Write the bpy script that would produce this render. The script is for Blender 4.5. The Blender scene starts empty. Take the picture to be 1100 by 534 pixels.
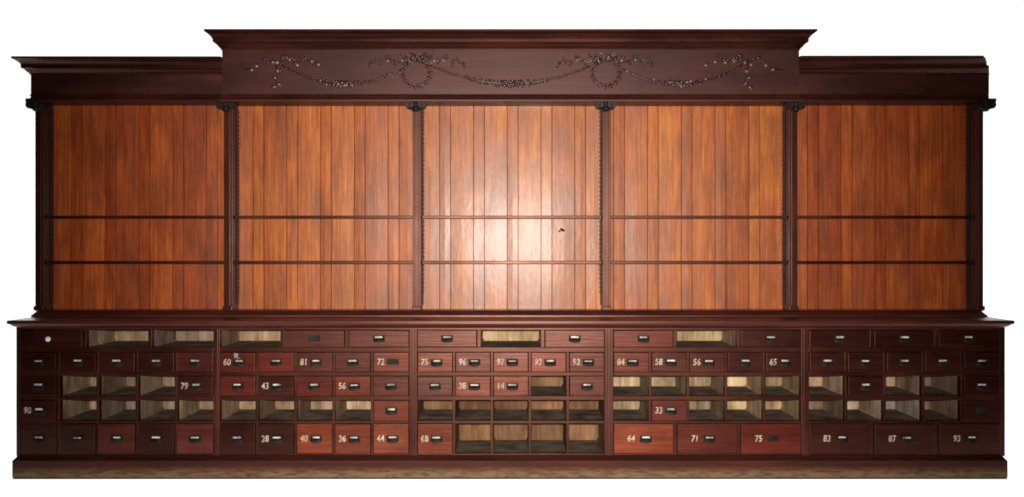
import bpy, bmesh, math, random
from mathutils import Vector, Matrix

random.seed(7)
sc = bpy.context.scene
COL = sc.collection
D = 6.2            # camera to the drawer fronts (m)
S = 180.0          # photo pixels per metre on the plane of the drawer fronts
ZC = 1.371         # eye height
YU, YB = 0.28, 0.43    # front of the shelf case, face of its back boards
YW, YC = 0.25, 0.22    # wing frieze, middle frieze

def X(px, Y=0.0): return (px - 550.0) / S * (D + Y) / D
def Z(py, Y=0.0): return ZC + (267.0 - py) / S * (D + Y) / D
def L(n): return n / S

# ---------------------------------------------------------------- materials
def nodes(name):
    m = bpy.data.materials.new(name); m.use_nodes = True
    nt = m.node_tree; nt.nodes.clear()
    out = nt.nodes.new('ShaderNodeOutputMaterial')
    b = nt.nodes.new('ShaderNodeBsdfPrincipled')
    nt.links.new(b.outputs[0], out.inputs[0])
    return m, nt, b

class NT:
    def __init__(s, nt): s.nt = nt
    def n(s, t, **k):
        o = s.nt.nodes.new(t)
        for a, v in k.items(): setattr(o, a, v)
        return o
    def l(s, a, b): s.nt.links.new(a, b)
    def math(s, op, a, b=None, clamp=False):
        o = s.n('ShaderNodeMath', operation=op); o.use_clamp = clamp
        for i, v in enumerate((a, b)):
            if v is None: continue
            if isinstance(v, (int, float)): o.inputs[i].default_value = v
            else: s.l(v, o.inputs[i])
        return o.outputs[0]
    def ramp(s, f, stops):
        r = s.n('ShaderNodeValToRGB'); e = r.color_ramp.elements
        while len(e) < len(stops): e.new(0.5)
        for i, (p, c) in enumerate(stops):
            e[i].position = p
            e[i].color = (c[0], c[1], c[2], 1) if not isinstance(c, (int, float)) else (c, c, c, 1)
        s.l(f, r.inputs[0]); return r.outputs[0]
    def mix(s, f, a, b, mode='MIX'):
        o = s.n('ShaderNodeMix', data_type='RGBA', blend_type=mode)
        for i, v in ((0, f), (6, a), (7, b)):
            if isinstance(v, (int, float)): o.inputs[i].default_value = v
            elif isinstance(v, tuple): o.inputs[i].default_value = (v[0], v[1], v[2], 1)
            else: s.l(v, o.inputs[i])
        return o.outputs[2]

def wood(name, cols, axis='X', rough=(0.38, 0.55), spec=0.5, tone=False, tint=False,
         freq=9.0, stretch=14.0, bump=0.12, wear=0.0, wearcol=(0.2, 0.1, 0.06), lowworn=None, blotch=0.5, coat=None, stain=0.0, stint=(1.0, 0.48, 0.35), span=0.22):
    m, nt, b = nodes(name); g = NT(nt)
    tc = g.n('ShaderNodeTexCoord'); oi = g.n('ShaderNodeObjectInfo')
    off = g.math('MULTIPLY', oi.outputs['Random'], 37.0)
    if tone:
        at = g.n('ShaderNodeAttribute', attribute_name='tone')
        off = g.math('ADD', off, g.math('MULTIPLY', at.outputs['Fac'], 53.0))
    cmb = g.n('ShaderNodeCombineXYZ')
    for i in range(3): g.l(off, cmb.inputs[i])
    add = g.n('ShaderNodeVectorMath', operation='ADD')
    g.l(tc.outputs['Object'], add.inputs[0]); g.l(cmb.outputs[0], add.inputs[1])
    mp = g.n('ShaderNodeMapping')
    sv = [freq * stretch / 4] * 3; sv['XYZ'.index(axis)] = freq / 5
    mp.inputs['Scale'].default_value = sv
    g.l(add.outputs[0], mp.inputs[0])
    n1 = g.n('ShaderNodeTexNoise'); n1.inputs['Scale'].default_value = 1.0
    n1.inputs['Detail'].default_value = 6; n1.inputs['Roughness'].default_value = 0.65
    n1.inputs['Distortion'].default_value = 0.6
    g.l(mp.outputs[0], n1.inputs['Vector'])
    n2 = g.n('ShaderNodeTexNoise'); n2.inputs['Scale'].default_value = 2.3
    n2.inputs['Detail'].default_value = 4; n2.inputs['Roughness'].default_value = 0.6
    mp2 = g.n('ShaderNodeMapping'); s2 = [2.2] * 3; s2['XYZ'.index(axis)] = 0.9
    mp2.inputs['Scale'].default_value = s2
    g.l(add.outputs[0], mp2.inputs[0]); g.l(mp2.outputs[0], n2.inputs['Vector'])
    f = g.math('ADD', g.math('MULTIPLY', n1.outputs[0], 1 - blotch * 0.6), g.math('MULTIPLY', n2.outputs[0], blotch * 0.6))
    if tone:
        f = g.math('ADD', f, g.math('MULTIPLY', g.math('SUBTRACT', at.outputs['Fac'], 0.5), 0.11))
    c = g.ramp(f, [(0.5 - span, cols[0]), (0.5, cols[1]), (0.5 + span, cols[2])])
    if stain:
        # old water marks and grime: soft dark patches and thin dark runs down the grain
        n4 = g.n('ShaderNodeTexNoise'); n4.inputs['Scale'].default_value = 1.0; n4.inputs['Detail'].default_value = 7
        n4.inputs['Roughness'].default_value = 0.72
        m4 = g.n('ShaderNodeMapping'); s4 = [7.0] * 3; s4['XYZ'.index(axis)] = 2.6; m4.inputs['Scale'].default_value = s4
        g.l(tc.outputs['Object'], m4.inputs[0]); g.l(m4.outputs[0], n4.inputs['Vector'])
        k4 = g.ramp(n4.outputs[0], [(0.40, 0.45), (0.56, 1.0)])
        n5 = g.n('ShaderNodeTexNoise'); n5.inputs['Scale'].default_value = 1.0; n5.inputs['Detail'].default_value = 3
        m5 = g.n('ShaderNodeMapping'); s5 = [62.0] * 3; s5['XYZ'.index(axis)] = 1.6; m5.inputs['Scale'].default_value = s5
        g.l(add.outputs[0], m5.inputs[0]); g.l(m5.outputs[0], n5.inputs['Vector'])
        k5 = g.ramp(n5.outputs[0], [(0.30, 0.55), (0.46, 1.0)])
        c = g.mix(stain, c, g.mix(1.0, c, g.mix(1.0, k4, k5, 'MULTIPLY'), 'MULTIPLY'))
    if tint: c = g.mix(1.0, c, oi.outputs['Color'], 'MULTIPLY')
    if lowworn:
        # scuffed bare wood along the foot of the board
        z0, z1, wc = lowworn
        sp = g.n('ShaderNodeSeparateXYZ'); g.l(tc.outputs['Object'], sp.inputs[0])
        mr = g.n('ShaderNodeMapRange'); mr.inputs[1].default_value = z1; mr.inputs[2].default_value = z0
        g.l(sp.outputs[2], mr.inputs[0])
        nn = g.n('ShaderNodeTexNoise'); nn.inputs['Scale'].default_value = 5.0; nn.inputs['Detail'].default_value = 7
        nn.inputs['Roughness'].default_value = 0.7
        mm = g.n('ShaderNodeMapping'); mm.inputs['Scale'].default_value = (2.6, 5, 16)
        g.l(tc.outputs['Object'], mm.inputs[0]); g.l(mm.outputs[0], nn.inputs['Vector'])
        w = g.math('MULTIPLY', mr.outputs[0], g.ramp(nn.outputs[0], [(0.40, 0.05), (0.56, 1.0)]))
        w = g.math('ADD', w, g.math('MULTIPLY', mr.outputs[0], 0.25), True)
        c = g.mix(w, c, wc)
    if wear > 0:
        bv = g.n('ShaderNodeBevel', samples=4); bv.inputs['Radius'].default_value = 0.006
        ge = g.n('ShaderNodeNewGeometry')
        dp = g.n('ShaderNodeVectorMath', operation='DOT_PRODUCT')
        g.l(bv.outputs[0], dp.inputs[0]); g.l(ge.outputs['Normal'], dp.inputs[1])
        e = g.ramp(g.math('SUBTRACT', 1.0, dp.outputs['Value']), [(0.02, 0.0), (0.2, 1.0)])
        n3 = g.n('ShaderNodeTexNoise'); n3.inputs['Scale'].default_value = 14; n3.inputs['Detail'].default_value = 5
        g.l(add.outputs[0], n3.inputs['Vector'])
        w = g.math('MULTIPLY', g.math('MULTIPLY', e, g.ramp(n3.outputs[0], [(0.42, 0.0), (0.62, 1.0)])), wear)
        c = g.mix(w, c, wearcol)
    g.l(c, b.inputs['Base Color'])
    r = g.n('ShaderNodeMapRange'); r.inputs[1].default_value = 0.3; r.inputs[2].default_value = 0.7
    r.inputs[3].default_value = rough[0]; r.inputs[4].default_value = rough[1]
    g.l(n2.outputs[0], r.inputs[0]); g.l(r.outputs[0], b.inputs['Roughness'])
    b.inputs['Specular IOR Level'].default_value = spec
    b.inputs['Specular Tint'].default_value = (stint[0], stint[1], stint[2], 1)   # aged shellac
    if coat:
        b.inputs['Coat Weight'].default_value = coat[0]; b.inputs['Coat Roughness'].default_value = coat[1]
        b.inputs['Coat Tint'].default_value = (1.0, 0.97, 0.93, 1)
        bc = g.n('ShaderNodeBump'); bc.inputs['Strength'].default_value = 0.5; bc.inputs['Distance'].default_value = 0.006
        g.l(n2.outputs[0], bc.inputs['Height']); g.l(bc.outputs[0], b.inputs['Coat Normal'])
    if bump > 0:
        bp = g.n('ShaderNodeBump'); bp.inputs['Strength'].default_value = bump; bp.inputs['Distance'].default_value = 0.004
        g.l(g.math('ADD', n1.outputs[0], g.math('MULTIPLY', n2.outputs[0], 1.2)), bp.inputs['Height'])
        g.l(bp.outputs[0], b.inputs['Normal'])
    return m

def plain(name, col, rough=0.5, metal=0.0, spec=0.5, vary=0.3, scale=40.0, bump=0.0):
    m, nt, b = nodes(name); g = NT(nt)
    tc = g.n('ShaderNodeTexCoord'); oi = g.n('ShaderNodeObjectInfo')
    add = g.n('ShaderNodeVectorMath', operation='ADD')
    g.l(tc.outputs['Object'], add.inputs[0])
    cm = g.n('ShaderNodeCombineXYZ'); r = g.math('MULTIPLY', oi.outputs['Random'], 31.0)
    for i in range(3): g.l(r, cm.inputs[i])
    g.l(cm.outputs[0], add.inputs[1])
    n = g.n('ShaderNodeTexNoise'); n.inputs['Scale'].default_value = scale; n.inputs['Detail'].default_value = 4
    g.l(add.outputs[0], n.inputs['Vector'])
    lo = tuple(v * (1 - vary) for v in col); hi = tuple(min(1, v * (1 + vary)) for v in col)
    c = g.ramp(n.outputs[0], [(0.3, lo), (0.7, hi)])
    g.l(c, b.inputs['Base Color'])
    b.inputs['Roughness'].default_value = rough; b.inputs['Metallic'].default_value = metal
    b.inputs['Specular IOR Level'].default_value = spec
    if bump:
        bp = g.n('ShaderNodeBump'); bp.inputs['Strength'].default_value = bump; bp.inputs['Distance'].default_value = 0.003
        g.l(n.outputs[0], bp.inputs['Height']); g.l(bp.outputs[0], b.inputs['Normal'])
    return m

MAH = [(0.0055, 0.0010, 0.0008), (0.0165, 0.0023, 0.0015), (0.050, 0.0072, 0.0040)]
M_H = wood('mahogany_horizontal', MAH, 'X', (0.30, 0.46), 0.42, blotch=0.95, wear=0.35, wearcol=(0.12, 0.04, 0.025))
M_V = wood('mahogany_vertical', MAH, 'Z', (0.30, 0.46), 0.42, blotch=0.95, wear=0.35, wearcol=(0.12, 0.04, 0.025))
M_FRIEZE = wood('mahogany_frieze', [(0.008, 0.0014, 0.0010), (0.022, 0.0032, 0.0021), (0.050, 0.0075, 0.0045)], 'X', (0.38, 0.50), 0.42, blotch=0.95,
                wear=0.35, wearcol=(0.12, 0.04, 0.025), stint=(1.0, 0.62, 0.55))
M_DRAWER = wood('drawer_mahogany', [(0.35, 0.3, 0.3), (0.95, 0.95, 0.95), (1.7, 1.9, 2.0)], 'X', (0.31, 0.39), 0.36,
                tint=True, wear=0.6, wearcol=(0.16, 0.06, 0.035), freq=15, stretch=16, bump=0.3, blotch=0.75, stain=0.6)
M_BOARD = wood('back_board_pine', [(0.100, 0.0125, 0.0012), (0.285, 0.051, 0.0030), (0.53, 0.160, 0.0098)], 'Z',
               (0.44, 0.54), 0.40, tone=True, freq=17, stretch=20, bump=0.3, blotch=0.66, coat=(0.17, 0.26), stain=0.6, stint=(1.0, 0.84, 0.68), tint=True, span=0.26)
M_PLINTH = wood('scuffed_plinth', MAH, 'X', (0.5, 0.7), 0.35, lowworn=(0.022, 0.078, (0.115, 0.070, 0.034)), wear=0.3)
M_COUNTER = wood('counter_mahogany', [(0.02, 0.0045, 0.004), (0.042, 0.009, 0.007), (0.08, 0.022, 0.016)], 'X', (0.3, 0.4), 0.45)
M_PINE = wood('bare_pine', [(0.17, 0.116, 0.072), (0.41, 0.312, 0.216), (0.68, 0.57, 0.44)], 'Z', (0.6, 0.8), 0.2, tint=True,
              tone=True, freq=14, stretch=8, bump=0.2, blotch=1.0, stain=0.8)
M_DUST = plain('dusty_board', (0.15, 0.108, 0.074), 0.9, 0, 0.1, 0.6, 9.0)
M_IRON = plain('blackened_iron', (0.012, 0.009, 0.007), 0.55, 0.0, 0.10, 0.7, 25)
M_CARVE = plain('carved_mahogany', (0.034, 0.0066, 0.0046), 0.30, 0.0, 0.5, 0.5, 50)
M_GLINT = plain('carving_painted_glints', (0.20, 0.125, 0.10), 0.28, 0.0, 0.8, 0.5, 40)  # glints on the carving, painted as a paler base colour on some berries
M_CAP = plain('capital_ebonised_wood', (0.012, 0.0065, 0.005), 0.45, 0.0, 0.16, 0.5, 60)
M_CARD = plain('aged_card', (0.38, 0.34, 0.28), 0.7, 0, 0.2, 0.7, 22)
M_PAINT = plain('cream_paint', (0.38, 0.31, 0.23), 0.6, 0, 0.2, 0.45, 55)
def rub_off(m, scale, lo, hi):
    nt = m.node_tree; g = NT(nt); b = next(n for n in nt.nodes if n.type == 'BSDF_PRINCIPLED')
    tc = g.n('ShaderNodeTexCoord'); oi = g.n('ShaderNodeObjectInfo')
    ad = g.n('ShaderNodeVectorMath', operation='ADD'); cm = g.n('ShaderNodeCombineXYZ')
    q = g.math('MULTIPLY', oi.outputs['Random'], 19.0)
    for i in range(3): g.l(q, cm.inputs[i])
    g.l(tc.outputs['Object'], ad.inputs[0]); g.l(cm.outputs[0], ad.inputs[1])
    n = g.n('ShaderNodeTexNoise'); n.inputs['Scale'].default_value = scale; n.inputs['Detail'].default_value = 5
    g.l(ad.outputs[0], n.inputs['Vector'])
    g.l(g.ramp(n.outputs[0], [(lo, 0.5), (hi, 1.0)]), b.inputs['Alpha'])
rub_off(M_PAINT, 45, 0.34, 0.46)
M_PORC = plain('white_porcelain', (0.75, 0.72, 0.68), 0.2, 0, 0.5, 0.05, 10)
M_TOOTH = plain('toothed_strip_wood', (0.03, 0.010, 0.007), 0.6, 0, 0.2, 0.5, 30)
M_DARK = plain('dark_backing', (0.012, 0.006, 0.004), 0.9, 0, 0.1, 0.3, 10)

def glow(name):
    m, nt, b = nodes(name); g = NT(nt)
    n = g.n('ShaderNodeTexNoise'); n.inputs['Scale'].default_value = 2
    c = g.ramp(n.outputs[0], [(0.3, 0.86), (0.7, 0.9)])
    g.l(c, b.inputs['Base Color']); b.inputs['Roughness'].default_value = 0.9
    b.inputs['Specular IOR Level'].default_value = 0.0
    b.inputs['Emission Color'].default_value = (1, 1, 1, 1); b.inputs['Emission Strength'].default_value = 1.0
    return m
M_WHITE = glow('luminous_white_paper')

# ---------------------------------------------------------------- mesh helpers
def box(bm, x0, x1, y0, y1, z0, z1, mat=0, bevel=0.0, skip=()):
    v = [bm.verts.new((x, y, z)) for x in (x0, x1) for y in (y0, y1) for z in (z0, z1)]
    F = {'l': (0, 1, 3, 2), 'r': (4, 6, 7, 5), 'f': (0, 4, 5, 1), 'b': (2, 3, 7, 6), 'd': (0, 2, 6, 4), 'u': (1, 5, 7, 3)}
    fs = []
    for k, idx in F.items():
        if k in skip: continue
        f = bm.faces.new([v[i] for i in idx]); f.material_index = mat; fs.append(f)
    if bevel > 0:
        es = list({e for f in fs for e in f.edges})
        r = bmesh.ops.bevel(bm, geom=es, offset=bevel, segments=2, affect='EDGES', profile=0.6)
        for f in r['faces']: f.material_index = mat
    return fs

def blob(bm, c, r, rot=0.0, sub=2, mat=0):
    """ellipsoid with radii r, turned by rot about the Y axis (in the plane of the frieze)"""
    mt = Matrix.Translation(c) @ Matrix.Rotation(rot, 4, 'Y') @ Matrix.Diagonal((r[0], r[1], r[2], 1))
    res = bmesh.ops.create_icosphere(bm, subdivisions=sub, radius=1.0, matrix=mt)
    for v in res['verts']:
        for f in v.link_faces: f.smooth = True; f.material_index = mat

def tube(bm, pts, rad, seg=8, mat=0):
    rings = []
    n = len(pts)
    for i, p in enumerate(pts):
        t = (pts[min(i + 1, n - 1)] - pts[max(i - 1, 0)]).normalized()
        a = t.cross(Vector((0, 1, 0)))
        if a.length < 1e-4: a = t.cross(Vector((1, 0, 0)))
        a.normalize(); b2 = t.cross(a)
        r = rad[i] if isinstance(rad, (list, tuple)) else rad
        rings.append([bm.verts.new(p + (a * math.cos(q) + b2 * math.sin(q)) * r)
                      for q in [2 * math.pi * k / seg for k in range(seg)]])
    for i in range(n - 1):
        for k in range(seg):
            f = bm.faces.new((rings[i][k], rings[i][(k + 1) % seg], rings[i + 1][(k + 1) % seg], rings[i + 1][k]))
            f.smooth = True; f.material_index = mat
    bm.faces.new(rings[0]); bm.faces.new(list(reversed(rings[-1])))

def cyl_y(bm, cx, cz, r, y0, y1, seg=20, mat=0):
    a = [bm.verts.new((cx + r * math.cos(t), y0, cz + r * math.sin(t))) for t in [2 * math.pi * k / seg for k in range(seg)]]
    b = [bm.verts.new((v.co.x, y1, v.co.z)) for v in a]
    for k in range(seg):
        f = bm.faces.new((a[k], a[(k + 1) % seg], b[(k + 1) % seg], b[k])); f.smooth = True; f.material_index = mat
    f = bm.faces.new(a); f.material_index = mat
    f = bm.faces.new(b); f.material_index = mat

def sweep(bm, path, profile, mat=0, cap=True):
    """profile = [(out, z)...] swept round the plan path (list of (x, y, nx, ny)), mitred"""
    rows = []
    for (x, y, nx, ny) in path:
        rows.append([bm.verts.new((x + nx * o, y + ny * o, z)) for o, z in profile])
    for i in range(len(rows) - 1):
        for k in range(len(profile) - 1):
            f = bm.faces.new((rows[i][k], rows[i + 1][k], rows[i + 1][k + 1], rows[i][k + 1])); f.material_index = mat
    if cap:
        for r in (rows[0], rows[-1]):
            try: bm.faces.new(r)
            except ValueError: pass
        for k in (0, -1):
            try: bm.faces.new([r[k] for r in rows])
            except ValueError: pass

def finish(bm, recalc=True):
    if recalc: bmesh.ops.recalc_face_normals(bm, faces=bm.faces)

def obj(name, bm, mats, parent=None, loc=(0, 0, 0), recalc=True, label=None):
    finish(bm, recalc)
    me = bpy.data.meshes.new(name); bm.to_mesh(me); bm.free()
    if not isinstance(mats, (list, tuple)): mats = [mats]
    for m in mats: me.materials.append(m)
    return link(name, me, parent, loc, label)

def link(name, me, parent=None, loc=(0, 0, 0), label=None):
    o = bpy.data.objects.new(name, me); COL.objects.link(o)
    o.location = loc
    if parent: o.parent = parent
    if label: o['label'] = label
    return o

# ---------------------------------------------------------------- the setting
bm = bmesh.new()
v = [bm.verts.new(p) for p in ((-9, -0.85, 0), (9, -0.85, 0), (9, 1.6, 0), (-9, 1.6, 0))]
bm.faces.new(v)
fl = obj('floor', bm, M_WHITE); fl['kind'] = 'structure'
bm = bmesh.new()
prof = [(1.604, 0.0)]
for k in range(9):
    a = math.pi / 2 * k / 8; prof.append((1.604 + 0.5 * math.sin(a), 0.5 - 0.5 * math.cos(a)))
prof.append((2.104, 7.0))
for i in range(len(prof) - 1):
    (ya, za), (yb, zb) = prof[i], prof[i + 1]
    f = bm.faces.new([bm.verts.new(p) for p in ((-9, ya, za), (9, ya, za), (9, yb, zb), (-9, yb, zb))])
bmesh.ops.remove_doubles(bm, verts=bm.verts, dist=1e-5)
for f in bm.faces: f.smooth = True
bd = obj('backdrop', bm, M_WHITE); bd['kind'] = 'structure'

# ---------------------------------------------------------------- the cabinet
cab = bpy.data.objects.new('shop_cabinet', None); COL.objects.link(cab)
cab.empty_display_size = 0.3
cab['label'] = 'long antique mahogany shop cabinet with open shelving above rows of small numbered drawers'
cab['category'] = 'cabinet'

LOW_BACK = 0.48
xl, xr = X(17.5), X(1079.5)
z_car = Z(490)
z_top = Z(349)
# plinth
bm = bmesh.new()
px0, px1 = X(13, -0.03), X(1082.5, -0.03)
zb, zt = 0.0, Z(495, -0.03)
pathp = [(px0, LOW_BACK, -1, 0), (px0, -0.03, -1, -1), (px1, -0.03, 1, -1), (px1, LOW_BACK, 1, 0)]
sweep(bm, pathp, [(0.0, 0.010), (0.0, zt), (-0.008, zt + 0.008), (-0.022, zt + 0.026), (-0.03, zt + 0.028)])
obj('plinth', bm, M_PLINTH, cab)

bm = bmesh.new(); box(bm, px0 + 0.003, px1 - 0.003, -0.027, LOW_BACK, 0.0005, 0.0095)  # dark strip added to stand in for the shadow line under the plinth
obj('base_shadow_strip', bm, M_DARK, cab)
# carcass shell: sides, bottom, back
for s, (a, b_) in enumerate(((xl, xl + 0.018), (xr - 0.018, xr))):
    bm = bmesh.new(); box(bm, a, b_, 0.022, LOW_BACK, z_car - 0.02, z_top + 0.02, bevel=0.002)
    obj('side_panel', bm, M_V, cab)
bm = bmesh.new(); box(bm, xl + 0.02, xr - 0.02, LOW_BACK - 0.012, LOW_BACK - 0.001, 0.05, z_top + 0.01)
obj('rear_board', bm, M_DARK, cab)

# counter top with moulded edge
bm = bmesh.new()
cy = -0.075
cx0, cx1 = X(7, cy), X(1090, cy)
zt, = (Z(344.3, cy),)
o0 = 0.0
pathc = [(cx0, LOW_BACK + 0.02, -1, 0), (cx0, cy, -1, -1), (cx1, cy, 1, -1), (cx1, LOW_BACK + 0.02, 1, 0)]
prof = [(-0.02, zt), (-0.004, zt), (0.0, zt - 0.004), (0.0, zt - 0.019), (-0.004, zt - 0.023), (-0.010, zt - 0.023)]
for k in range(7):
    a = math.pi / 2 * k / 6
    prof.append((-0.012 - 0.045 * (1 - math.cos(a)) * .5 - 0.045 * k / 12, zt - 0.023 - 0.026 * math.sin(a) * .5 - 0.026 * k / 12))
prof += [(-0.066, zt - 0.050), (-0.066, zt - 0.056)]
sweep(bm, pathc, prof)
obj('counter_top', bm, M_COUNTER, cab)

# face frame
BAYS = [(22.0, 229.5), (236.0, 439.5), (448.3, 649.3), (658.8, 860.5), (869.0, 1073.5)]
ROWS = [(354.5, 373.2), (378.2, 399.8), (403.8, 425.6), (429.8, 452.2), (455.0, 487.6)]
xs = [17.5] + [v for b in BAYS for v in b] + [1079.5]
for i in range(6):
    a, b_ = xs[2 * i], xs[2 * i + 1]
    bm = bmesh.new()
    y0 = -0.003
    box(bm, X(a), X(b_), y0, 0.05, z_car, z_top, bevel=0.003)
    if 0 < i < 5:   # shallow bead on the stiles between the bays
        c = (X(a) + X(b_)) / 2; w = (X(b_) - X(a))
        box(bm, c - w * 0.22, c + w * 0.22, y0 - 0.004, y0 + 0.004, z_car + 0.002, z_top - 0.002, bevel=0.0025)
    obj('stile', bm, M_V, cab)

def cols3(b): 
    w = (b[1] - b[0] - 2 * 4.0) / 3
    return [(b[0] + k * (w + 4.0), b[0] + k * (w + 4.0) + w) for k in range(3)]
def cols5(b):
    w = (b[1] - b[0] - 4 * 2.8) / 5
    return [(b[0] + k * (w + 2.8), b[0] + k * (w + 2.8) + w) for k in range(5)]

# contents: O open, D drawer; (kind, number, tint, pull)   pull: c card pull, d dark pull without card, k knob, n scar only
R = dict(dark=(0.022, 0.0034, 0.0023), black=(0.014, 0.0028, 0.0021), red=(0.062, 0.0078, 0.0046), warm=(0.043, 0.0075, 0.0052),
         orange=(0.132, 0.022, 0.0075), salmon=(0.105, 0.023, 0.0125), rust=(0.088, 0.0145, 0.007), rose=(0.058, 0.012, 0.0092),
         brick=(0.125, 0.0225, 0.0085), crimson=(0.078, 0.0085, 0.0045), grey=(0.040, 0.0125, 0.0105), plum=(0.05, 0.013, 0.012))
O = ('O',)
def Dr(num=None, tint='dark', pull='c', extra=None): return ('D', num, tint, pull, extra)
GRID = [
 # row 1 (three to a bay)
 [[Dr(None, 'dark', 'k'), O, O], [O, Dr(None, 'warm', 'n'), Dr(None, 'warm')], [Dr(None, 'rose'), O, Dr(None, 'rose')],
  [Dr(None, 'red'), O, Dr(None, 'dark')], [Dr(), Dr(), Dr()]],
 # row 2
 [[Dr(), Dr(), Dr(), Dr(), Dr(None, 'warm')],
  [Dr('60', 'red', 'c', '9L.'), Dr(None, 'crimson'), Dr('81', 'warm'), Dr(None, 'warm'), Dr('72', 'rust', 'n')],
  [Dr('75', 'salmon'), Dr('96', 'rose'), Dr('97', 'rose', 'd'), Dr('93', 'rust'), Dr('92', 'warm', 'd')],
  [Dr('84', 'red'), Dr('58', 'warm'), Dr('56', 'warm'), Dr(), Dr('65')], [Dr(), Dr(), Dr(), Dr(), Dr()]],
 # row 3
 [[Dr(), O, O, O, Dr('79')],
  [Dr(None, 'red'), Dr('43', 'dark'), Dr(None, 'red'), Dr('56', 'rust', 'd'), Dr(None, 'rose')],
  [Dr(None, 'grey'), Dr('38', 'salmon'), Dr('14', 'salmon'), O, Dr(None, 'warm')],
  [O, O, O, O, O], [O, Dr(), O, O, Dr()]],
 # row 4
 [[Dr('90'), O, O, O, O], [O, O, O, O, Dr(None, 'rust')], [O, O, O, O, O],
  [O, Dr('33', 'red'), O, O, O], [O, O, O, O, Dr(None, 'dark', 'n')]],
 # row 5
 [[Dr(None, 'black'), Dr(None, 'black', 'd'), Dr(None, 'warm'), Dr(None, 'black'), Dr(None, 'rose')],
  [Dr(None, 'dark'), Dr('28', 'black'), Dr('40', 'orange'), Dr('36', 'rust'), Dr('44', 'brick')],
  [Dr('68', 'brick'), O, O, O, O], [Dr('64', 'orange'), Dr('71', 'red'), Dr('75', 'crimson', 'n')], [Dr('83'), Dr('87'), Dr('93')]],
]
CELLS = []
for bi, b in enumerate(BAYS):
    bm = bmesh.new()
    # rails between and around the rows, the width of the bay
    edges = [349.0] + [v for r in ROWS for v in r] + [490.0]
    for k in range(6):
        ya, yb = edges[2 * k], edges[2 * k + 1]
        box(bm, X(b[0]) + 0.0005, X(b[1]) - 0.0005, 0.0, 0.047, Z(yb), Z(ya), bevel=0.002)
    for ri, r in enumerate(ROWS):
        cells = GRID[ri][bi]
        cs = cols3(b) if len(cells) == 3 else cols5(b)
        for k in range(len(cs) - 1):
            box(bm, X(cs[k][1]), X(cs[k + 1][0]), 0.0015, 0.045, Z(r[1]) + 0.0005, Z(r[0]) - 0.0005, bevel=0.002)
        for c, cell in zip(cs, cells): CELLS.append((bi, ri, c, r, cell))
    obj('drawer_frame', bm, M_H, cab)

# open pigeonholes: pine walls and back, dusty floor
def compartment(c, r, seed, tint):
    rnd = random.Random(seed)
    x0, x1, z0, z1 = X(c[0]), X(c[1]), Z(r[1]), Z(r[0])
    y0, y1 = 0.046, 0.452
    bm = bmesh.new(); tone = bm.faces.layers.float.new('tone')
    def quad(pts, mat, t=None):
        f = bm.faces.new([bm.verts.new(p) for p in pts]); f.material_index = mat; f[tone] = rnd.random() if t is None else t
    wt = rnd.uniform(0.2, 0.75)
    quad(((x0, y0, z0), (x0, y1, z0), (x0, y1, z1), (x0, y0, z1)), 0, wt)
    quad(((x1, y1, z0), (x1, y0, z0), (x1, y0, z1), (x1, y1, z1)), 0, wt + rnd.uniform(-.1, .1))
    quad(((x0, y0, z0), (x1, y0, z0), (x1, y1, z0), (x0, y1, z0)), 1)
    quad(((x0, y1, z1), (x1, y1, z1), (x1, y0, z1), (x0, y0, z1)), 1)
    # pale runner strips left along the foot of the walls
    if rnd.random() < 0.75:
        hh = rnd.uniform(0.008, 0.016); t_ = rnd.uniform(0.7, 1.0)
        for sx, xw in ((1, x0), (-1, x1)):
            xi = xw + sx * 0.007
            quad(((xi, y0 + .05, z0), (xi, y1 - .008, z0), (xi, y1 - .008, z0 + hh), (xi, y0 + .05, z0 + hh)), 0, t_)
            quad(((xi, y0 + .05, z0 + hh), (xi, y1 - .008, z0 + hh), (xw, y1 - .008, z0 + hh), (xw, y0 + .05, z0 + hh)), 0, t_)
    if (c[0] > 950 and c[0] < 956 and r[0] > 425): tint = (1.35, 1.3, 1.3)    # one paler, dustier hole
    # the back: two to four boards of different tone
    n = rnd.choice((2, 2, 3)) if x1 - x0 < 0.3 else rnd.choice((3, 4))
    cuts = sorted([rnd.uniform(0.2, 0.8) for _ in range(n - 1)])
    cuts = [0] + cuts + [1]
    for a, bb in zip(cuts[:-1], cuts[1:]):
        xa, xb = x0 + (x1 - x0) * a, x0 + (x1 - x0) * bb
        dy = rnd.uniform(0, 0.006)
        quad(((xa, y1 - dy, z0), (xb, y1 - dy, z0), (xb, y1 - dy, z1), (xa, y1 - dy, z1)), 0)
    o = obj('compartment', bm, [M_PINE, M_DUST], cab, recalc=False)
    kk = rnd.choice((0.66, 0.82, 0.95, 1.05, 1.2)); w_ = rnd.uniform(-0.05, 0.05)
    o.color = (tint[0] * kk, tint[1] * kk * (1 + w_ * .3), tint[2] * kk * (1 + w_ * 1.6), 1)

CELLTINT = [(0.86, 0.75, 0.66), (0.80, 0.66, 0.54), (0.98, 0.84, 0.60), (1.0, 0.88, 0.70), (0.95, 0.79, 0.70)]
# drawers
DRAWER_MESH = {}
def drawer_mesh(w, h):
    key = (round(w, 4), round(h, 4))
    if key not in DRAWER_MESH:
        bm = bmesh.new()
        box(bm, -w / 2, w / 2, -0.006, 0.016, -h / 2, h / 2, bevel=0.0025)
        box(bm, -w / 2 + 0.006, w / 2 - 0.006, 0.0165, 0.40, -h / 2 + 0.004, h / 2 - 0.012)
        finish(bm); me = bpy.data.meshes.new('drawer'); bm.to_mesh(me); bm.free(); me.materials.append(M_DRAWER)
        DRAWER_MESH[key] = me
    return DRAWER_MESH[key]

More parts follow.
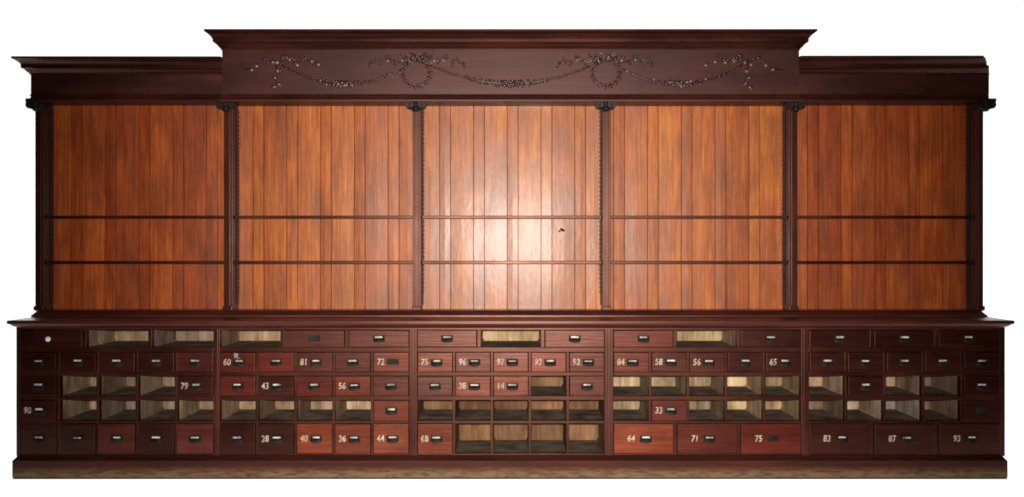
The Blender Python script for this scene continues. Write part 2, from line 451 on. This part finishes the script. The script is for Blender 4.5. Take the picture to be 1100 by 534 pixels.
def pull_mesh(card=True):
    """iron cup pull: a framed card slot with a half-round finger cup below it"""
    bm = bmesh.new()
    w, zt, zb = L(6.3), L(3.1), L(-0.4)
    y = -0.0062
    box(bm, -w, w, y - 0.002, y, L(-3.6), zt, bevel=0.0008)          # back plate
    rim = L(1.3)
    box(bm, -w, w, y - 0.008, y - 0.0015, zt - rim * .7, zt, bevel=0.001)
    box(bm, -w, -w + rim, y - 0.008, y - 0.0015, zb, zt - rim * .7 - 0.0002, bevel=0.001)
    box(bm, w - rim, w, y - 0.008, y - 0.0015, zb, zt - rim * .7 - 0.0002, bevel=0.001)
    # finger cup: quarter-round hood, hollow underneath
    n, q = 12, 6
    rows = []
    for j in range(q + 1):
        ph = math.pi / 2 * j / q
        rows.append([])
        for i in range(n + 1):
            th = math.pi * i / n
            rx = w * 0.98
            xx = -rx * math.cos(th)
            out = 0.013 * math.sin(th) ** 0.7 if 0 < i < n else 0.0
            rows[-1].append(bm.verts.new((xx, y - 0.002 - out * math.sin(ph), zb - 0.0 - (L(4.4)) * (1 - math.cos(ph)) * (0.55 + 0.45 * math.sin(th)))))
    for j in range(q):
        for i in range(n):
            f = bm.faces.new((rows[j][i], rows[j][i + 1], rows[j + 1][i + 1], rows[j + 1][i])); f.smooth = True
    finish(bm); me = bpy.data.meshes.new('cup_pull'); bm.to_mesh(me); bm.free(); me.materials.append(M_IRON)
    return me
PULL = pull_mesh()
bm = bmesh.new()
box(bm, L(-4.2), L(4.2), -0.0095, -0.0084, L(0.35), L(2.2), bevel=0.0004)
finish(bm); CARD = bpy.data.meshes.new('name_card'); bm.to_mesh(CARD); bm.free(); CARD.materials.append(M_CARD)
bm = bmesh.new()
box(bm, L(-6.5), L(6.5), -0.0078, -0.0062, L(-3.2), L(3.2), bevel=0.0006)
finish(bm); SCAR = bpy.data.meshes.new('bare_plate'); bm.to_mesh(SCAR); bm.free(); SCAR.materials.append(M_IRON)

def digits(txt, size):
    cu = bpy.data.curves.new('painted_number', 'FONT'); cu.body = txt; cu.size = size
    cu.align_x = 'CENTER'; cu.align_y = 'CENTER'; cu.offset = size * 0.010; cu.shear = 0.08; cu.extrude = 0.0004
    cu.resolution_u = 3; cu.space_character = 1.02
    o = bpy.data.objects.new('painted_number', cu); COL.objects.link(o)
    dg = bpy.context.evaluated_depsgraph_get()
    me = bpy.data.meshes.new_from_object(o.evaluated_get(dg))
    bpy.data.objects.remove(o); bpy.data.curves.remove(cu)
    me.transform(Matrix.Rotation(math.pi / 2, 4, 'X') @ Matrix.Diagonal((0.84, 1, 1, 1)))
    me.materials.clear(); me.materials.append(M_PAINT)
    me.name = 'painted_number'
    return me

TINTWORD = dict(dark='dark', black='nearly black', red='dark red', warm='dark brown', orange='bright orange red', salmon='faded salmon',
                rust='rust brown', rose='dull rose', brick='faded orange brown', crimson='deep red', grey='greyish brown', plum='plum')
for i, (bi, ri, c, r, cell) in enumerate(CELLS):
    if cell[0] == 'O':
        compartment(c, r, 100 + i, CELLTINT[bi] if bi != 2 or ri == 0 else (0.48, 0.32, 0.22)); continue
    _, num, tint, pull, extra = cell
    w, h = X(c[1]) - X(c[0]) - L(1.1), Z(r[0]) - Z(r[1]) - L(1.1)
    cx, cz = (X(c[0]) + X(c[1])) / 2, (Z(r[0]) + Z(r[1])) / 2
    rnd = random.Random(500 + i)
    d = link('drawer', drawer_mesh(w, h), cab, (cx + rnd.uniform(-.0012, .0012), rnd.uniform(-0.003, 0.004), cz + rnd.uniform(-.001, .0008)))
    d.rotation_euler = (0, rnd.uniform(-0.004, 0.004), rnd.uniform(-0.006, 0.006))
    k = rnd.uniform(0.82, 1.2); t = R[tint]
    d.color = (t[0] * k, t[1] * k, t[2] * k, 1)
    lab = TINTWORD[tint] + ' drawer'
    if num: lab += ' painted with the number ' + num
    if pull == 'k': lab += ' with a small white porcelain knob'
    if pull == 'n': lab += ' that has lost its card pull'
    d['label'] = lab
    pz = L(0.4) if ri else L(0.6)
    wide = h < 0 or w > 0.3
    pxo = 0.0
    if num and not wide: pxo = L(1.6)
    if wide and ri == 4: pxo = L(2.5)
    tilt = rnd.uniform(-0.03, 0.03)
    if pull in 'cd':
        p = link('cup_pull', PULL, d, (pxo, 0, pz)); p.rotation_euler.y = tilt
        if pull == 'c':
            q = link('name_card', CARD, d, (pxo + rnd.uniform(-.002, .002), 0, pz)); q.rotation_euler.y = tilt; q.scale = (rnd.uniform(0.85, 1.0), 1, rnd.uniform(0.75, 1.1))
        else:
            q = link('name_card', CARD, d, (pxo, 0.0012, pz)); q.rotation_euler.y = tilt
            q.scale = (0.9, 1, 0.55)
    elif pull == 'n':
        p = link('bare_plate', SCAR, d, (pxo, 0, pz)); p.rotation_euler.y = tilt
    elif pull == 'k':
        bm = bmesh.new()
        prof = [(0.006, -0.005), (0.006, -0.014), (0.012, -0.018), (0.016, -0.025), (0.014, -0.033), (0.007, -0.037), (0.0005, -0.038)]
        rows = [[bm.verts.new((rr * math.cos(a), yy, rr * math.sin(a))) for a in [2 * math.pi * q / 20 for q in range(20)]] for rr, yy in prof]
        for a in range(len(rows) - 1):
            for q in range(20):
                f = bm.faces.new((rows[a][q], rows[a][(q + 1) % 20], rows[a + 1][(q + 1) % 20], rows[a + 1][q])); f.smooth = True
        obj('knob', bm, M_PORC, d, (L(-2), 0, 0))
    if num:
        me = digits(num, 0.053)
        nx = pxo - L(13.0) if not wide else pxo - L(16)
        o = link('painted_number', me, d, (nx, -0.0066, pz - L(0.4))); o.rotation_euler.y = rnd.uniform(-0.05, 0.05)
    if extra:
        o = link('painted_mark', digits(extra, 0.042), d, (pxo - L(2), -0.0066, pz + L(6.3))); o.rotation_euler.y = 0.15

# ---------------------------------------------------------------- upper case
z_base = Z(333.5, YU)
zc_top = zt                                     # top of the counter
caps = [37.5 + 204.5 * k for k in range(6)]
POST = [(37.0, 46.0), (240.0, 249.3), (443.2, 452.0), (647.6, 656.0), (848.0, 857.0), (1049.0, 1057.0)]
fb = Z(109, YW)                                  # underside of the frieze

# moulded base rail standing on the counter
bm = bmesh.new()
bx0, bx1 = X(36.5, YU - 0.03), X(1057.5, YU - 0.03)
pathb = [(bx0, YB + 0.03, -1, 0), (bx0, YU - 0.03, -1, -1), (bx1, YU - 0.03, 1, -1), (bx1, YB + 0.03, 1, 0)]
sweep(bm, pathb, [(-0.05, zc_top + 0.001), (0.014, zc_top + 0.001), (0.014, zc_top + 0.010), (0.008, zc_top + 0.015), (0.002, zc_top + 0.020),
                  (-0.004, zc_top + 0.028), (-0.02, z_base), (-0.06, z_base)])
obj('base_rail', bm, M_COUNTER, cab)

# back boards, tongue and groove: a wide board and a narrow bead in turn
rb = random.Random(21)
for k in range(5):
    x0 = X(POST[k][1], YU) - 0.012; x1 = X(POST[k + 1][0], YU) + 0.012
    bm = bmesh.new(); tl = bm.faces.layers.float.new('tone')
    x = x0 - rb.uniform(0.0, 0.12); wide = True
    while x < x1:
        w = L(24.6) * (D + YB) / D if wide else L(11.7) * (D + YB) / D
        a, b_ = max(x, x0), min(x + w, x1)
        if b_ - a > 0.004:
            t = rb.random(); dy = rb.uniform(0, 0.0015); tw = rb.uniform(-0.0012, 0.0012)
            n0 = len(bm.faces)
            g_ = 0.0024
            zb0, zb1 = z_base - 0.01, fb + 0.03
            vs = []
            for zz in (zb0, zb1):
                vs.append([bm.verts.new((xx, yy, zz)) for xx, yy in
                    ((a + g_ * .3, YB + 0.012), (a + g_ * .4, YB + 0.004), (a + g_, YB + dy + tw), ((a + b_) / 2, YB + dy - 0.0006), (b_ - g_, YB + dy - tw), (b_ - g_ * .4, YB + 0.004), (b_ - g_ * .3, YB + 0.012))])
            for q in range(6):
                f = bm.faces.new((vs[0][q], vs[0][q + 1], vs[1][q + 1], vs[1][q])); f[tl] = t
            # sheet behind the joint
        x += w; wide = not wide
    f = bm.faces.new([bm.verts.new(p) for p in ((x0, YB + 0.0118, z_base - 0.01), (x1, YB + 0.0118, z_base - 0.01), (x1, YB + 0.0118, fb + 0.03), (x0, YB + 0.0118, fb + 0.03))])
    f[tl] = 0.0; f.material_index = 1
    o = obj('back_boards', bm, [M_BOARD, M_DARK], cab, recalc=False)
    o.color = ((0.92, 0.76, 0.7, 1), (1.0, 1.0, 1.0, 1), (0.95, 1.0, 1.15, 1), (1.04, 1.06, 1.0, 1), (0.92, 0.78, 0.72, 1))[k]
    # adjustable shelves
    for (ya, yb) in ((231.6, 234.9), (280.4, 283.6)):
        ys = YU + 0.045
        bm = bmesh.new()
        box(bm, X(POST[k][1], YU) + 0.003, X(POST[k + 1][0], YU) - 0.003, ys, YB - 0.003, Z(yb, ys), Z(ya, ys), bevel=0.003)
        obj('shelf', bm, M_H, cab)
bm = bmesh.new(); box(bm, X(40, YU), X(1054, YU), YB + 0.0122, YB + 0.022, zc_top + 0.02, fb + 0.25)
obj('rear_board', bm, M_DARK, cab)

# posts with toothed shelf supports and carved capitals
for k in range(6):
    a, b_ = X(POST[k][0], YU), X(POST[k][1], YU)
    bm = bmesh.new()
    box(bm, a, b_, YU + 0.008, YB + 0.03, z_base - 0.006, fb + 0.02, bevel=0.002)
    w = b_ - a; c = (a + b_) / 2
    box(bm, c - w * 0.26, c + w * 0.26, YU + 0.001, YU + 0.02, z_base + 0.02, fb - 0.04, bevel=0.0025)       # raised fillet on the face
    box(bm, a - 0.003, b_ + 0.003, YU - 0.012, YU + 0.03, z_base, z_base + 0.028, bevel=0.004)            # foot
    p = obj('post', bm, M_V, cab)
    for s in (-1, 1):
        if (k == 0 and s < 0) or (k == 5 and s > 0): continue
        xe = b_ if s > 0 else a
        bm = bmesh.new()
        z = z_base + 0.10; pitch = L(5.0); y0, y1 = YU + 0.112, YU + 0.134
        box(bm, min(xe, xe + s * 0.0065), max(xe, xe + s * 0.0065), y0, y1, z_base + 0.03, fb - 0.03)
        while z < fb - 0.06:
            pts = [(xe + s * 0.006, z), (xe + s * 0.0115, z + pitch * 0.35), (xe + s * 0.0115, z + pitch * 0.62), (xe + s * 0.006, z + pitch * 0.68)]
            A = [bm.verts.new((x_, y0 + 0.001, z_)) for x_, z_ in pts]; B = [bm.verts.new((x_, y1 - 0.001, z_)) for x_, z_ in pts]
            bm.faces.new(A); bm.faces.new(B)
            for q in range(4): bm.faces.new((A[q], A[(q + 1) % 4], B[(q + 1) % 4], B[q]))
            z += pitch
        obj('toothed_strip', bm, M_TOOTH, p)
    # capital: abacus, two scrolls, leaf between them
    yc = YU - 0.045
    cxp = X(caps[k], yc); z1, z0 = Z(105.5, yc), Z(117.5, yc)
    bm = bmesh.new()
    hw = L(11.0)
    box(bm, cxp - hw, cxp + hw, yc + 0.0, YU + 0.02, z1 - L(4.2), z1, bevel=0.003)
    for s in (-1, 1):
        sx, sz = cxp + s * L(6.8), z1 - L(6.8)
        cyl_y(bm, sx, sz, L(4.6), yc + 0.006, YU + 0.015, 20)
        cyl_y(bm, sx, sz, L(2.7), yc + 0.001, yc + 0.012, 16)
        blob(bm, Vector((sx, yc + 0.001, sz)), (L(1.3), 0.006, L(1.3)))
        tube(bm, [Vector((cxp + s * L(3), yc + 0.01, z0 + L(1))), Vector((cxp + s * L(6), yc + 0.008, z0 + L(2.5))), Vector((cxp + s * L(9.5), yc + 0.012, z0 + L(2.0)))], [L(1.2), L(1.5), L(0.6)], 8)
    blob(bm, Vector((cxp, yc + 0.012, z1 - L(6))), (L(2.6), 0.018, L(4.5)))
    blob(bm, Vector((cxp, yc + 0.016, z0 + L(1.2))), (L(3.6), 0.018, L(3.4)))
    box(bm, cxp - L(4.4), cxp + L(4.4), yc + 0.02, YU + 0.018, z0 - L(1.5), z1 - L(2.9), bevel=0.004)
    obj('capital', bm, M_CAP, p)

# dark knots and scuffs on the boards
for px, py, rx, rz in ((604, 247, 3.2, 1.6), (601, 248.5, 1.6, 1.0)):
    bm = bmesh.new()
    blob(bm, Vector((X(px, YB), YB - 0.0008, Z(py, YB))), (L(rx), 0.0022, L(rz)), 0.5)
    obj('knot', bm, M_DARK, cab)

# friezes and cornices
def cornice_profile(pts, Y):
    z = lambda py: Z(py, Y)
    return [(o / S, z(py)) for o, py in pts]
ZB = [(-4, 109.2), (1.8, 109.2), (2.4, 107.2), (1.6, 105.8), (0.4, 105.2), (0.0, 103.8), (1.2, 102.6), (0.3, 101.4)]
def frieze(x0, x1, yf, ytop, left, right, crown, name):
    bm = bmesh.new()
    path = []
    path.append((x0, YB + 0.02, -1 if left else 0, 0)); 
    path.append((x0, yf, -1 if left else 0, -1))
    path.append((x1, yf, 1 if right else (-0.81 if x1 > 2.9 else 0), -1))
    path.append((x1, YB + 0.02, 1 if right else (-0.81 if x1 > 2.9 else 0), 0))
    prof = [(-0.02, Z(109.2, yf))] + cornice_profile(ZB[1:], yf) + cornice_profile([(0.0, 101.2)], yf) + [(0.0, Z(ytop, yf))]
    sweep(bm, path, prof)
    fz = obj(name, bm, M_FRIEZE, cab)
    bm = bmesh.new()
    sweep(bm, path, crown)
    if x1 > 2.9:    # the return is missing on this end: the moulding is broken off and rounded
        n = len(crown); vv = list(bm.verts)[:4 * n]
        tab = [(58.0, 1054.5), (60.3, 1057.0), (62.5, 1058.8), (66, 1060.0), (74, 1060.3), (76.5, 1062.6), (82, 1063.0)]
        for i in range(n):
            v = vv[2 * n + i]
            py = 267 - (v.co.z - ZC) * S * D / (D + v.co.y)
            px = tab[-1][1]
            for (pa, xa), (pb, xb_) in zip(tab[:-1], tab[1:]):
                if py <= pb: px = xa + (xb_ - xa) * max(0.0, (py - pa) / (pb - pa)); break
            v.co.x = X(px, v.co.y); vv[3 * n + i].co.x = v.co.x
    obj('cornice', bm, M_H, cab)
    return fz
def crown(yf, proj, ys):
    """fillet, cove, fillet, ogee; ys = photo rows of top, fillet foot, cove foot, fillet foot, foot"""
    p = [(-0.02, Z(ys[0], yf - proj)), (proj, Z(ys[0], yf - proj)), (proj, Z(ys[1], yf - proj)), (proj * 0.93, Z(ys[1] + 0.5, yf - proj))]
    a0 = (proj * 0.93, Z(ys[1] + 0.5, yf - proj)); a1 = (proj * 0.52, Z(ys[2], yf - proj * .5))
    for k in range(1, 8):
        t = math.pi / 2 * k / 7
        p.append((a0[0] + (a1[0] - a0[0]) * math.sin(t), a1[1] + (a0[1] - a1[1]) * math.cos(t)) if False else
                 (a0[0] + (a1[0] - a0[0]) * (1 - math.cos(t)) * .4 + (a1[0] - a0[0]) * math.sin(t) * .6, a0[1] + (a1[1] - a0[1]) * (1 - math.cos(t)) * .5 + (a1[1] - a0[1]) * (k / 7) * .5))
    p.append((proj * 0.52, Z(ys[3], yf - proj * .5)))
    p.append((proj * 0.44, Z(ys[3] + 0.3, yf - proj * .5)))
    b0 = p[-1]; b1 = (0.006, Z(ys[4], yf))
    for k in range(1, 8):
        t = k / 7; s = t * t * (3 - 2 * t)
        p.append((b0[0] + (b1[0] - b0[0]) * t, b0[1] + (b1[1] - b0[1]) * (0.35 * t + 0.65 * s)))
    p.append((0.006, Z(ys[4] + 1.2, yf))); p.append((-0.02, Z(ys[4] + 1.2, yf)))
    return p
cx0, cx1 = X(238.5, YC), X(858.5, YC)
wl = X(33, YW); wr = X(1062.5, YW)
frieze(wl, cx0 + 0.004, YW, 70, True, False, crown(YW, 0.083, (60.3, 62.6, 69.0, 73.0, 79.0)), 'frieze')
frieze(cx1 - 0.004, wr, YW, 70, False, False, crown(YW, 0.083, (59.6, 62.2, 69.0, 73.0, 79.0)), 'frieze')
mid = frieze(cx0, cx1, YC, 45, True, True, crown(YC, 0.088, (31.0, 33.4, 42.0, 45.0, 52.5)), 'frieze')
mid['label'] = 'raised middle frieze carved with wreaths and garlands'

# ---- carved ornament on the middle frieze (swags, wreaths, sprays)
def P(px, py, d=0.0): return Vector((X(px, YC), YC - d, Z(py, YC)))
ro = random.Random(5)
def leaf(bm, px, py, ang, ln, wd, d=0.004, th=0.006):
    blob(bm, P(px, py, d), (L(ln) / 2 * 1.12, th * 0.95, L(wd) / 2 * 1.35), ang, 2)
def berry(bm, px, py, r, d=0.006, glint=0): blob(bm, P(px, py, d), (L(r) * 1.2, L(r) * 1.2, L(r) * 1.2), 0, 2, glint)
def flower(bm, px, py, r):
    for q in range(5):
        a = 2 * math.pi * q / 5 + ro.random()
        leaf(bm, px + math.cos(a) * r * .62, py - math.sin(a) * r * .62, -a, r * 1.05, r * .7, 0.006, 0.007)
    berry(bm, px, py, r * .36, 0.012)
def garland(p0, p1, sag, fat):
    bm = bmesh.new()
    n = 26
    pts = []
    for i in range(n + 1):
        t = i / n
        pts.append((p0[0] + (p1[0] - p0[0]) * t, p0[1] + (p1[1] - p0[1]) * t + sag * 4 * t * (1 - t)))
    tube(bm, [P(x, y, 0.003) for x, y in pts], L(0.9), 6)
    for i in range(n):
        t = (i + .5) / n; x, y = pts[i]; dx, dy = pts[i + 1][0] - x, pts[i + 1][1] - y
        ang = math.atan2(dy, dx); w = 0.45 + fat * math.exp(-((t - .5) / .2) ** 2)
        for s in (-1, 1):
            leaf(bm, x + ro.uniform(-1.6, 1.6), y + s * w * 1.1 + ro.uniform(-.5, .5), ang + s * (0.6 if t < .5 else -0.6) + ro.uniform(-.5, .5), 3.0 + w * 1.3, 1.0 + w * .6, 0.005, 0.005 + .002 * w)
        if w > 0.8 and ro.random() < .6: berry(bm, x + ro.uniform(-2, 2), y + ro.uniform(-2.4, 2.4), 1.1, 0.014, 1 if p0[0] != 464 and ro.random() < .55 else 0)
    m_ = pts[n // 2]
    if fat > 1: 
        for dx, dy, r in ((-7, -.5, 3.2), (0, .8, 4), (7, -.5, 3.2)): flower(bm, m_[0] + dx, m_[1] + dy, r)
    return obj('garland', bm, [M_CARVE, M_GLINT], mid)
garland((464, 71), (634, 71), 19, 1.8)
garland((303, 70), (432, 74), 18.5, 1.5)
garland((668, 74), (797, 70), 18.5, 1.5)
def wreath(cx, cy, r):
    bm = bmesh.new()
    n = 15
    tube(bm, [P(cx + r * math.cos(a), cy + r * math.sin(a), 0.004) for a in [2 * math.pi * k / 36 for k in range(37)]], L(0.6), 6)
    for k in range(n):
        a = 2 * math.pi * k / n
        for s in (-1, 1):
            rr = r + s * 1.2
            leaf(bm, cx + rr * math.cos(a), cy + rr * math.sin(a), a + math.pi / 2 + s * 0.6, 4.6, 1.9, 0.007, 0.007)
        if k % 3 == 0: berry(bm, cx + r * math.cos(a + .1), cy + r * math.sin(a + .1), 1.3, 0.013)
    return obj('wreath', bm, [M_CARVE, M_GLINT], mid)
def bow_spray(cx, cy):
    """flowers and ribbon ends spreading to both sides above a wreath"""
    bm = bmesh.new()
    for s in (-1, 1):
        xs_ = [4, 10, 17, 24, 31, 38, 45, 50]
        for i, dx in enumerate(xs_):
            y = cy - 1.5 + 0.004 * (dx - 20) ** 2 * .9 + (2.4 if i % 2 else -1.6)
            k = 1 - dx / 75
            if i % 3 == 1: flower(bm, cx + s * dx, y, 3.6 * k + .6)
            else:
                for q in range(3):
                    leaf(bm, cx + s * dx + ro.uniform(-2, 2), y + ro.uniform(-2.2, 2.2), ro.uniform(-1, 1), 5.5 * k, 2.2 * k, 0.006, 0.007)
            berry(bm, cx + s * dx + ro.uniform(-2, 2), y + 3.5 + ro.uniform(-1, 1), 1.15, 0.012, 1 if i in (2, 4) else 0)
        pts = [P(cx + s * t * 50, cy + 1 + 3 * math.sin(t * 7) * (1 - .4 * t), 0.004) for t in [q / 24 for q in range(25)]]
        tube(bm, pts, L(0.7), 6)
        for lp in (0, 1):    # ribbon loops of the bow
            pts = [P(cx + s * (5 + 5 * math.cos(a) + lp * 2), cy - 3 + (2.4 + lp) * math.sin(a) - lp, 0.007) for a in [2 * math.pi * q / 14 for q in range(15)]]
            tube(bm, pts, L(0.8), 6)
    return obj('flower_spray', bm, [M_CARVE, M_GLINT], mid)
for c in (447.5, 650.8):
    wreath(c, 78.6, 14.6); bow_spray(c, 64.5)
def end_spray(cx, s):
    bm = bmesh.new()
    line = [(-42, 75), (-34, 74), (-27, 70), (-19, 64), (-12, 66), (-5, 66), (2, 62), (9, 64), (16, 67), (23, 64), (30, 66), (37, 68)]
    for i, (dx, y) in enumerate(line):
        k = 1 - abs(dx) / 90
        if i in (3, 6, 9): flower(bm, cx + s * dx, y, 3.8 * k)
        for q in range(2): leaf(bm, cx + s * dx + ro.uniform(-3, 3), y + ro.uniform(-3, 3), ro.uniform(-1.2, 1.2), 5.6 * k, 2.3 * k, 0.006, 0.007)
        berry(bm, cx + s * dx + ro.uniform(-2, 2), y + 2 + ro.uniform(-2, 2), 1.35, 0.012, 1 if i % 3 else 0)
    tube(bm, [P(cx + s * dx, y, 0.004) for dx, y in line], L(0.7), 6)
    # hanging tail
    tail = [(-8, 70), (-5, 77), (-8, 84), (-4, 91), (-9, 94)]
    tube(bm, [P(cx + s * dx, y, 0.004) for dx, y in tail], L(0.9), 6)
    for dx, y in tail[1:]:
        for q in range(3): leaf(bm, cx + s * dx + ro.uniform(-2.5, 2.5), y + ro.uniform(-2, 2), ro.uniform(-1.5, 1.5), 4.6, 1.9, 0.006, 0.006)
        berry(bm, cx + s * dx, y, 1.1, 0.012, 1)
    return obj('flower_spray', bm, [M_CARVE, M_GLINT], mid)
end_spray(304, 1); end_spray(796, -1)

# ---------------------------------------------------------------- camera, flash, world
cam = bpy.data.cameras.new('camera'); co = bpy.data.objects.new('camera', cam); COL.objects.link(co)
co.location = (0, -D, ZC); co.rotation_euler = (math.pi / 2, 0, 0)
cam.sensor_fit = 'HORIZONTAL'; cam.sensor_width = 36; cam.lens = 36 * D / (1100 / S); cam.clip_end = 100
sc.camera = co
lt = bpy.data.lights.new('flash', 'SPOT'); lo = bpy.data.objects.new('flash', lt); COL.objects.link(lo)
lo.location = (0.0, -D - 0.02, ZC + 0.12)
lo.rotation_euler = (math.radians(88.5), 0, 0)
lt.energy = 2900; lt.spot_size = math.radians(62); lt.spot_blend = 1.0; lt.shadow_soft_size = 0.05
lt.color = (1.0, 0.97, 0.92)
w = bpy.data.worlds.new('World'); sc.world = w; w.use_nodes = True
bg = w.node_tree.nodes['Background']; bg.inputs[0].default_value = (1, 1, 1, 1); bg.inputs[1].default_value = 0.004
sc.view_settings.view_transform = 'Standard'; sc.view_settings.look = 'None'; sc.view_settings.exposure = 0
sc.cycles.filter_width = 1.9
sc.cycles.max_bounces = 6
